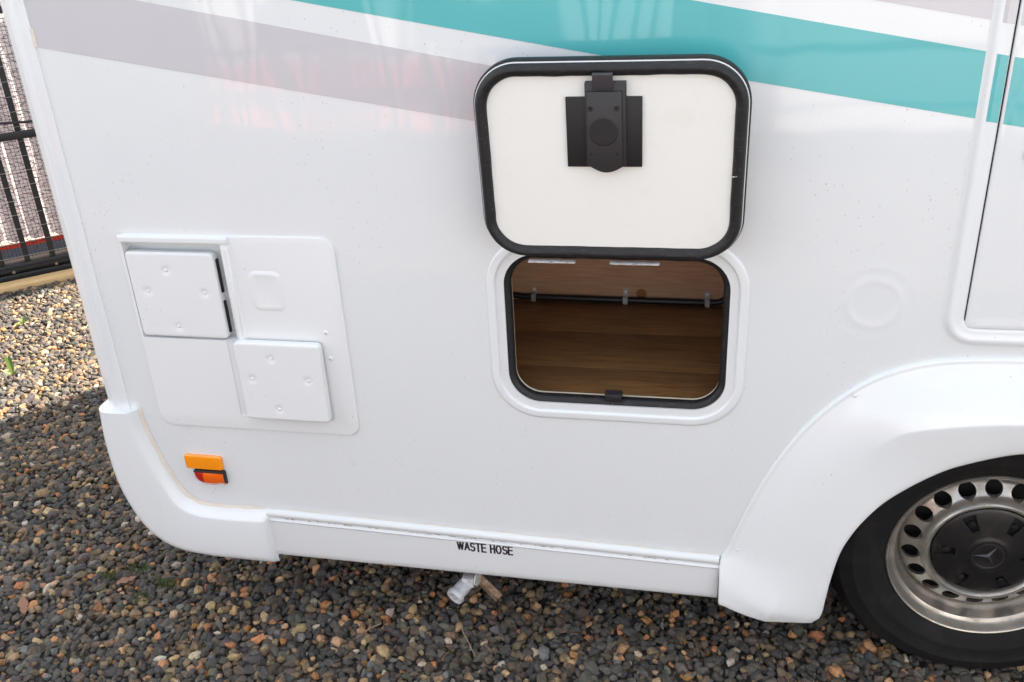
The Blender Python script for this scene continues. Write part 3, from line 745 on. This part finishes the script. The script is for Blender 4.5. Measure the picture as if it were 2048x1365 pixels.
# ------------------------------------------------------------------ entrance door at the right edge
DX0, DX1, DZ0, DZ1 = .478, 1.20, .930, 2.45
bm = bmesh.new(); sweep(bm, rrect(DX0, DX1, DZ0, DZ1, .058, 12), [(.007, -.0003), (.003, -.0012), (.0, -.0042), (-.003, -.0075), (-.008, -.0090), (-.0125, -.0082), (-.018, -.0062), (-.026, -.0056), (-.0315, -.0052), (-.0335, -.0030), (-.0345, .004), (-.0345, .0015)], True, False, True)
dfm = link('door_frame', bm, M['white_plastic'], van, smooth=45)
# the teal and grey bands run on over the frame and door
bm = bmesh.new(); sweep(bm, rrect(DX0 + .0365, DX1 - .0365, DZ0 + .0335, DZ1 - .034, (.012, .02, .02, .02), 8), [(0, .0014), (.0, -.0035), (-.0012, -.0058), (-.0045, -.0068), (-.011, -.0066), (-.019, -.0058), (-.026, -.0056)], True, False, True)
door = link('entrance_door', bm, M['white'], van, smooth=45)
bm = bmesh.new(); sweep(bm, rrect(DX0 + .0345, DX1 - .0345, DZ0 + .032, DZ1 - .0345, .012, 8), [(0.0015, -.0012), (-.006, -.0012), (-.006, .0)], True); link('door_gap', bm, M['dark'], dfm)
def band(name, cols, zf_t, zf_b, m_, parent):
    bm = bmesh.new(); skin(bm, [[(x, y, zf_t(x)), (x, y, zf_b(x))] for x, y in cols]); return link(name, bm, m_, parent)
tt = lambda x: 1.498 - .195 * (x - .476); tb = lambda x: 1.3795 - .18 * (x - .476); gb = lambda x: 1.5505 - .19 * (x - .476); gt = lambda x: gb(x) + .12
FC = [(DX0 + a, b) for a, b in ((.0110, -.0090), (.0127, -.0086), (.018, -.0067), (.026, -.0061), (.0318, -.0056))]; DC = [(DX0 + .0365 + a, b) for a, b in ((.0045, -.0073), (.011, -.0071), (.019, -.0063), (.026, -.0061), (.62, -.0061))]
band('teal_stripe', FC, tt, tb, M['teal'], dfm); band('teal_stripe', DC, tt, tb, M['teal'], door)
band('grey_stripe', FC, gt, gb, M['grey_vinyl'], dfm); band('grey_stripe', DC, gt, gb, M['grey_vinyl'], door)
bm = bmesh.new(); lathe(bm, [(.017, -.005), (.017, -.009), (.0145, -.011), (.012, -.0105), (.0115, -.0085), (.0001, -.0085)], (.579, 1.317), 32); link('door_lock', bm, M['screw'], door, smooth=35)

# ------------------------------------------------------------------ waste outlet under the skirt
wo_ = empty('waste_outlet', van, (-.612, .050, .092))
dr_ = Vector((-.45, -.85, -.25)).normalized()
P0 = Vector((.0236, .039, .0226)); pt = lambda s: P0 + dr_ * s
bm = bmesh.new(); tube(bm, [pt(-.03), pt(.0), pt(.012), pt(.040), pt(.046)], [.0185, .0190, .0200, .0200, .0195], 24, cap=False); link('outlet_pipe', bm, M['pvc'], wo_, smooth=40)
bm = bmesh.new()
a_ = dr_.orthogonal().normalized(); b_ = dr_.cross(a_); rr = []
for k in range(28):
    an = 2 * math.pi * k / 28; e = math.cos(an) * a_ + math.sin(an) * b_
    rr.append([bm.verts.new(pt(s) + e * r) for r, s in ((.0190, .042), (.0245, .044), (.0250, .050), (.0235, .057), (.0190, .0575), (.0180, .054), (.0175, .02))])
for k in range(28):
    for j in range(6): bm.faces.new((rr[k][j], rr[(k + 1) % 28][j], rr[(k + 1) % 28][j + 1], rr[k][j + 1]))
link('outlet_rim', bm, M['pvc'], wo_, smooth=40)
bm = bmesh.new(); tube(bm, [pt(.019), pt(.020)], .0185, 20); link('outlet_bore', bm, M['rust'], wo_)
bm = bmesh.new(); add_box(bm, .014, .046, .020, .046, .020, .050, .003); link('valve_body', bm, M['pvc'], wo_, smooth=40)
bm = bmesh.new(); tube(bm, [(.052, .04, .040), (.056, .039, .040)], .021, 24); link('valve_flange', bm, M['pvc'], wo_, smooth=30)
bm = bmesh.new(); add_box(bm, 0, .092, -.002, .002, -.010, .010); add_box(bm, 0, .092, -.010, -.002, -.0120, -.0100)
link('support_bracket', bm, M['rust'], van, loc=(-.568, .105, .134), rot=(R(-20), R(42), R(-12)))

# ================================================================== GRAVEL
def stone_mesh(i):
    r_ = random.Random(100 + i); bm = bmesh.new()
    npt = r_.choice((14, 18, 24, 32))
    for k in range(npt):
        while True:
            v = Vector((r_.gauss(0, 1), r_.gauss(0, 1), r_.gauss(0, 1)))
            if v.length > .1: break
        v.normalize(); v *= r_.uniform(.82, 1.0); bm.verts.new((v.x * r_.uniform(.9, 1.05), v.y, v.z))
    bmesh.ops.convex_hull(bm, input=bm.verts)
    bmesh.ops.delete(bm, geom=[v for v in bm.verts if not v.link_faces], context='VERTS')
    bmesh.ops.dissolve_limit(bm, angle_limit=R(12), verts=bm.verts, edges=bm.edges)
    bmesh.ops.bevel(bm, geom=list(bm.edges), offset=r_.uniform(.12, .22), segments=2, profile=.6, affect='EDGES', clamp_overlap=True)
    me = bpy.data.meshes.new('stone'); bm.to_mesh(me); bm.free()
    for p in me.polygons: p.use_smooth = True
    me.materials.append(M['stone'])
    return me
NV = 16
lib = bpy.data.collections.new('stone_shapes')
for i in range(NV):
    lib.objects.link(bpy.data.objects.new('stone', stone_mesh(i)))
rng = np.random.default_rng(5)
PAL = np.array([[.066, .066, .068], [.090, .088, .084], [.125, .117, .104], [.110, .090, .070], [.175, .135, .092], [.25, .185, .11], [.46, .34, .20], [.50, .24, .115], [.52, .33, .18], [.55, .50, .41], [.17, .18, .18], [.36, .18, .065]])
PW = np.array([.17, .19, .17, .14, .10, .075, .042, .025, .020, .018, .035, .013]); PW = PW / PW.sum()
def scatter(x0, x1, y0, y1, sp, smin, smax, zlo, zhi, keep=None):
    nx = int((x1 - x0) / sp); ny = int((y1 - y0) / (sp * .866))
    gx, gy = np.meshgrid(np.arange(nx), np.arange(ny)); gx = gx + .5 * (gy % 2)
    P = np.stack([x0 + gx.ravel() * sp, y0 + gy.ravel() * sp * .866], 1) + rng.uniform(-.42, .42, (nx * ny, 2)) * sp
    if keep is not None: P = P[keep(P)]
    n = len(P)
    s = np.clip(rng.lognormal(math.log(1.), .26, n), .6, 1.75) * (smin + smax) / 2
    z = rng.uniform(zlo, zhi, n)
    el = rng.uniform(.72, 1.0, n); fl = rng.uniform(.55, .88, n)
    sc = np.stack([s * rng.uniform(1.0, 1.28, n), s * el, s * fl], 1)
    rot = np.stack([rng.normal(0, .42, n), rng.normal(0, .42, n), rng.uniform(0, 6.283, n)], 1)
    c = PAL[rng.choice(len(PAL), n, p=PW)] * np.array([.95, .90, .83]) * rng.uniform(.75, 1.3, (n, 1)) * rng.uniform(.93, 1.07, (n, 3))
    return np.concatenate([P, z[:, None]], 1), sc, rot, c
GA = math.atan2(.65, .76); gu = np.array([math.cos(GA), math.sin(GA)]); gn = np.array([-math.sin(GA), math.cos(GA)]); gA = np.array([-3.64, 2.25])
def before_gate(P): return ((P - gA) @ gn) < -.185
def region(P):
    in_a = (P[:, 1] < .62) & (P[:, 0] > -3.0)
    in_b = (P[:, 0] < -1.15)
    return (in_a | in_b) & before_gate(P)
sets = []
sets.append(scatter(-4.6, 1.7, -.62, 2.9, .0212, .0126, .0154, -.002, .0045, region))
sets.append(scatter(-4.6, 1.7, -.62, 2.9, .0205, .0122, .0150, -.0140, -.008, region))
def fringe(P): return ~((P[:, 0] > -4.6) & (P[:, 0] < 1.7) & (P[:, 1] > -.62) & (P[:, 1] < .62)) & before_gate(P) & (P[:, 1] < .8)
sets.append(scatter(-6.0, 3.2, -2.6, .8, .021, .0110, .0140, -.005, .003, fringe))
Pp, Ps, Pr, Pc = [np.concatenate(a) for a in zip(*sets)]
# gentle undulation of the surface
Pp[:, 2] += .004 * np.sin(Pp[:, 0] * 7.1 + 1) * np.sin(Pp[:, 1] * 6.3) - .002
# keep the stones out of the tyre
near = (np.hypot(Pp[:, 0] - .671, (Pp[:, 1] - .16) * .0) < .0)
n = len(Pp)
me = bpy.data.meshes.new('gravel'); me.from_pydata(Pp.tolist(), [], [])
def attr(nm, ty, data, key):
    a = me.attributes.new(nm, ty, 'POINT'); a.data.foreach_set(key, np.ascontiguousarray(data, dtype=np.float32 if ty != 'INT' else np.int32).ravel())
attr('scl', 'FLOAT_VECTOR', Ps, 'vector'); attr('rot', 'FLOAT_VECTOR', Pr, 'vector')
attr('tint', 'FLOAT_COLOR', np.concatenate([Pc, np.ones((n, 1))], 1), 'color'); attr('idx', 'INT', rng.integers(0, NV, n), 'value')
gr = bpy.data.objects.new('gravel', me); COL.objects.link(gr); tag(gr, 'mixed dark grey, tan and orange gravel stones spread round the motorhome', 'gravel', kind='stuff')
ng = bpy.data.node_groups.new('gravel_nodes', 'GeometryNodeTree')
ng.interface.new_socket('Geometry', in_out='INPUT', socket_type='NodeSocketGeometry'); ng.interface.new_socket('Geometry', in_out='OUTPUT', socket_type='NodeSocketGeometry')
N = ng.nodes; gi = N.new('NodeGroupInput'); go = N.new('NodeGroupOutput')
iop = N.new('GeometryNodeInstanceOnPoints'); ci = N.new('GeometryNodeCollectionInfo'); ci.inputs['Collection'].default_value = lib
ci.inputs['Separate Children'].default_value = True; ci.inputs['Reset Children'].default_value = True
iop.inputs['Pick Instance'].default_value = True
def na(nm, ty):
    a = N.new('GeometryNodeInputNamedAttribute'); a.data_type = ty; a.inputs[0].default_value = nm
    return [o for o in a.outputs if o.enabled and o.name == 'Attribute'][0]
L = ng.links; L.new(gi.outputs[0], iop.inputs['Points']); L.new(ci.outputs[0], iop.inputs['Instance'])
L.new(na('idx', 'INT'), iop.inputs['Instance Index']); L.new(na('scl', 'FLOAT_VECTOR'), iop.inputs['Scale'])
e2r = N.new('FunctionNodeEulerToRotation'); L.new(na('rot', 'FLOAT_VECTOR'), e2r.inputs[0]); L.new(e2r.outputs[0], iop.inputs['Rotation'])
L.new(iop.outputs[0], go.inputs[0])
md = gr.modifiers.new('stones', 'NODES'); md.node_group = ng
# dark grit under the stones
bm = bmesh.new(); v = [bm.verts.new(p) for p in ((-6, -2.6, -.009), (3.2, -2.6, -.009), (3.2, 3.2, -.009), (-2.6, 3.2, -.009), (-6, .25, -.009))]; bm.faces.new(v)
tag(link('grit_bed', bm, M['soil']), kind='structure')

# ================================================================== SMALL THINGS ON THE GRAVEL
def leaf(bm, base, direc, L, w, up, droop=.3, n=6):
    direc = Vector(direc).normalized(); sd_ = Vector((-direc.y, direc.x, 0)).normalized(); rows = []
    for k in range(n + 1):
        t = k / n; p = Vector(base) + direc * L * t * (1 - .25 * t) + Vector((0, 0, up * t - droop * L * t * t)); ww = w * math.sin(math.pi * min(1, t * .92 + .06)) ** .8
        rows.append([tuple(p - sd_ * ww + Vector((0, 0, ww * .35))), tuple(p), tuple(p + sd_ * ww + Vector((0, 0, ww * .35)))])
    skin(bm, rows)
def weed(loc, label, spec, stem_h=.02, cat='weed'):
    w = tag(empty('weed', None, loc), label, cat)
    bm = bmesh.new(); tube(bm, [(0, 0, -.005), (.001, 0, stem_h)], .0022, 6); link('stem', bm, M['leaf_red'], w)
    for (az, L, wd, up, dr__) in spec:
        bm = bmesh.new(); leaf(bm, (0, 0, stem_h * .6), (math.cos(R(az)), math.sin(R(az)), 0), L, wd, up, dr__); link('leaf', bm, M['leaf'], w, smooth=True)
    return w
weed((-2.835, 1.20, .004), 'tall green weed with pale upright leaf growing in the sunlit gravel near the shadow', [(120, .05, .011, .085, .1), (200, .05, .010, .045, .3), (-20, .045, .009, .035, .3), (150, .03, .008, .10, .1), (60, .03, .008, .025, .2)], .04)
weed((-3.17, 1.72, .004), 'small bright green weed growing farther back in the sunlit gravel', [(10, .045, .012, .03, .3), (130, .04, .011, .03, .3), (230, .045, .010, .02, .4), (80, .03, .01, .04, .1)], .015)
weed((-2.70, 1.88, .004), 'tiny yellow-green weed in the gravel beside the rear corner of the motorhome', [(30, .03, .008, .018, .3), (150, .03, .008, .02, .3), (270, .03, .008, .015, .3)], .01)
# moss tufts
def moss(loc, label, n, rad, seed):
    r_ = random.Random(seed); bm = bmesh.new()
    for k in range(n):
        a, q = r_.uniform(0, 6.28), rad * math.sqrt(r_.random()); x, y = q * math.cos(a), q * math.sin(a) * .7
        s = r_.uniform(.0016, .0034)
        for j in range(7):
            b = Vector((x + r_.gauss(0, s), y + r_.gauss(0, s), .004 + r_.random() * .006)); d = Vector((r_.gauss(0, 1), r_.gauss(0, 1), 1.0)).normalized() * s * 1.6; e = d.orthogonal().normalized() * s * .55
            bm.faces.new([bm.verts.new(b - e), bm.verts.new(b + e), bm.verts.new(b + d)])
    o = link('moss_patch', bm, M['moss'], None, loc=loc); tag(o, label, 'moss', kind='stuff')
moss((-1.62, .135, .006), 'patch of green moss among the gravel near the bumper, nearest the bumper', 34, .034, 1)
moss((-1.69, .085, .006), 'sparse green moss left of the brown leaf litter in the gravel', 30, .034, 2)
moss((-1.50, .075, .006), 'green moss tufts right of the leaf litter in the gravel', 36, .040, 3)
moss((-1.545, .015, .006), 'lowest green moss tuft in the gravel below the bumper corner', 26, .028, 4)
def dry_leaf(loc, rz, L, w, label, m_=None):
    bm = bmesh.new(); rows = []
    for k in range(9):
        t = k / 8; ww = w * math.sin(math.pi * min(1, t * .94 + .03)) * (1 + .3 * math.sin(k * 2.2)); z = .004 * math.sin(t * 5) + .002
        rows.append([(L * (t - .5), -ww, z + .004), (L * (t - .5), 0, z), (L * (t - .5), ww, z + .003 * math.sin(k))])
    skin(bm, rows); o = link('dry_leaf', bm, m_ or M['dry'], None, smooth=True, loc=loc, rot=(R(8), R(-6), R(rz))); return tag(o, label, 'leaf')
dry_leaf((-1.625, .075, .013), 40, .06, .014, 'crumpled reddish brown leaf lying between the moss tufts')
dry_leaf((-1.865, -.065, .014), -50, .10, .012, 'curled pinkish brown leaf at the left edge of the gravel')
def twig(pts, label):
    bm = bmesh.new(); tube(bm, pts, [.0022, .0018, .0014, .001][:len(pts)], 6); tag(link('twig', bm, M['rust']), label, 'twig')
twig([(-.598, .030, .022), (-.585, .000, .020), (-.560, -.035, .016), (-.535, -.075, .015)], 'thin brown twig leaning from the gravel below the waste outlet')
twig([(-.865, -.055, .016), (-.84, -.02, .020), (-.815, .005, .018)], 'short grey twig lying on gravel left of the waste outlet')

# ================================================================== GATE, EDGING AND SHEETING BEYOND
gate = tag(empty('sliding_gate', None, (gA[0], gA[1], 0), (0, 0, GA)), 'black steel sliding gate with bars, wire mesh and a toothed rack along its foot', 'gate')
bm = bmesh.new(); add_box(bm, -.014, .014, -.014, .014, .095, 1.34); bar_me = bpy.data.meshes.new('bar'); bm.to_mesh(bar_me); bm.free(); bar_me.materials.append(M['black_metal'])
s = .235 - .125 * 20
while s < 2.3:
    o = bpy.data.objects.new('bar', bar_me); COL.objects.link(o); o.parent = gate; o.location = (s, 0, 0); s += .125
box('middle_rail', -2.3, 2.3, -.032, -.0145, .735, .775, M['black_metal'], gate, bev=.003)
box('top_rail', -2.3, 2.3, -.02, .02, 1.3402, 1.375, M['black_metal'], gate, bev=.003)
box('bottom_rail', -2.3, 2.3, -.03, .03, .040, .094, M['black_metal'], gate, bev=.006)
box('track_beam', -2.3, 2.3, -.05, -.031, .004, .046, M['black_metal'], gate, bev=.002)
bm = bmesh.new(); add_box(bm, -2.3, 2.3, -.052, -.032, .066, .076)
x = -2.28
while x < 2.28:
    vv = [bm.verts.new(p) for p in ((x, -.052, .066), (x + .011, -.052, .066), (x + .0055, -.052, .055), (x, -.036, .066), (x + .011, -.036, .066), (x + .0055, -.036, .055))]
    for q in ((0, 1, 2), (0, 2, 5, 3), (1, 4, 5, 2), (3, 5, 4)): bm.faces.new([vv[i] for i in q])
    x += .0155
link('gear_rack', bm, M['black_metal'], gate)
for x in (-.43, -.21, .03, .24, .47): 
    bm = bmesh.new(); tube(bm, [(x, -.054, .060), (x, -.050, .060)], .0075, 10); link('rack_bolt', bm, M['rust'], gate)
# mesh: fine black grid, silver line wires, zig-zag wires
bm = bmesh.new()
def wire(bm, p, q, r):
    p, q = Vector(p), Vector(q); d = (q - p).normalized(); a = d.orthogonal().normalized() * r; b = d.cross(a)
    A = [bm.verts.new(p + v_) for v_ in (a, -a * .5 + b * .87, -a * .5 - b * .87)]; B = [bm.verts.new(q + v_) for v_ in (a, -a * .5 + b * .87, -a * .5 - b * .87)]
    for i in range(3): bm.faces.new((A[i], A[(i + 1) % 3], B[(i + 1) % 3], B[i]))
z = .11
while z < 1.33: wire(bm, (-1.6, .02, z), (1.6, .02, z), .0013); z += .0185
x = -1.6
while x < 1.6: wire(bm, (x, .022, .1), (x, .022, 1.335), .0013); x += .0185
tag(link('wire_mesh', bm, M['black_metal'], gate), kind='stuff')
bm = bmesh.new(); z = .124
while z < 1.33: wire(bm, (-1.8, -.0175, z), (1.8, -.0175, z + .004), .0017); z += .0745
tag(link('line_wires', bm, M['galv'], gate), kind='stuff')
bm = bmesh.new(); x = -1.5
while x < 1.5:
    z = .12; sgn = 1
    while z < 1.28:
        w_ = .05; x2 = x + sgn * w_; wire(bm, (x, .03 + rnd.uniform(0, .05), z), (x2, .03 + rnd.uniform(0, .05), z + rnd.uniform(.028, .05)), .0016)
        wire(bm, (x, .04, z + .012), (x2 + .02, .06, z + rnd.uniform(-.01, .03)), .0013)
        z += .042; sgn = -sgn
    x += .048
tag(link('tangled_wires', bm, M['black_metal'], gate), kind='stuff')
bm = bmesh.new(); tube(bm, [(-1.8, -.03, .845), (-.5, -.035, .835), (.1, -.03, .832), (.3, -.03, .815), (1.5, -.03, .80)], .007, 8); link('cable', bm, M['black_metal'], gate, smooth=True)

edg = box('timber_edging', -2.6, 2.6, -.045, .045, -.03, .030, M['timber'], None, bev=.004)
edg.location = (gA[0] - gn[0] * .135, gA[1] - gn[1] * .135, 0); edg.rotation_euler = (0, 0, GA)
tag(edg, 'yellowish timber board edging the gravel in front of the gate', 'edging')
bm = bmesh.new(); add_box(bm, -3.5, 3.5, .0, 6, -.03, .004)
cp_ = link('concrete_path', bm, M['concrete'], None, loc=(gA[0] - gn[0] * .085, gA[1] - gn[1] * .085, 0), rot=(0, 0, GA)); tag(cp_, kind='structure')

sheet = tag(empty('white_sheeting', None, (gA[0] + gn[0] * .42, gA[1] + gn[1] * .42, 0), (0, 0, GA)), 'white folded sheeting above a red stripe and blue-grey base beyond the gate', 'sheeting')
bm = bmesh.new(); rows = []
for k in range(401):
    x = -2.5 + 5 * k / 400; rows.append([(x, .035 * math.sin(x * 52 + .8 * math.sin(x * 9)) + .012 * math.sin(x * 131 + z * 3), z) for z in (.088, .3, .5, .7, .9, 1.3)])
skin(bm, rows); link('folded_sheet', bm, M['tarp'], sheet, smooth=True)
box('red_stripe', -2.5, 2.5, -.050, -.040, .060, .087, M['red'], sheet); box('blue_base', -2.5, 2.5, -.047, .03, .0045, .0595, M['blue'], sheet)

# ================================================================== ACROSS THE YARD (seen as reflections in the bodywork)
fence = tag(empty('palisade_fence', None, (0, -3.55, 0)), 'black steel palisade fence across the yard, mirrored in the bodywork', 'fence')
bm = bmesh.new(); add_box(bm, -.017, .017, -.006, .006, .04, 1.55); pal = bpy.data.meshes.new('pale'); bm.to_mesh(pal); bm.free(); pal.materials.append(M['black_metal'])
for k in range(34):
    o = bpy.data.objects.new('pale', pal); COL.objects.link(o); o.parent = fence; o.location = (-4.0 + .12 * k, 0, 0)
for z in (.3, 1.3): box('fence_rail', -4.1, .1, .0065, .04, z, z + .04, M['black_metal'], fence)
def trailer(x, y, L, H, label, band_m, wins, cat):
    t = tag(empty('parked_trailer', None, (x, y, 0)), label, cat)
    bm = bmesh.new(); add_box(bm, 0, L, -2.0, 0, .28, H, .06, 3); link('body', bm, M['plain_white'], t, smooth=40)
    if band_m: box('lower_band', .02, L - .02, .001, .006, .32, .74, band_m, t)
    for (a, b, c, d) in wins: box('window', a, b, .001, .012, c, d, M['window'], t, bev=.004)
    box('trim_strip', .02, L - .02, .001, .008, .80, .84, M['window'], t); box('trim_strip', .02, L - .02, .001, .010, .46, .485, M['blue'], t)
    for wx in (L * .3, L * .72):
        bm = bmesh.new(); lathe(bm, [(.0001, -.02), (.20, -.02), (.32, -.03), (.33, -.05), (.33, -.22), (.0001, -.22)], (wx, .33), 32); link('wheel', bm, M['tyre'], t, smooth=40)
    return t
trailer(-3.4, -4.25, 3.2, 1.7, 'white trailer with an orange-red lower band behind the palisade fence', M['orange'], [(.5, 1.2, .86, 1.14), (1.5, 2.4, .86, 1.14)], 'trailer')
trailer(.25, -4.1, 5.5, 2.2, 'tall plain white trailer farther right across the yard', None, [(.6, 2.0, 1.4, 1.9), (3.0, 4.4, 1.4, 1.9)], 'trailer')
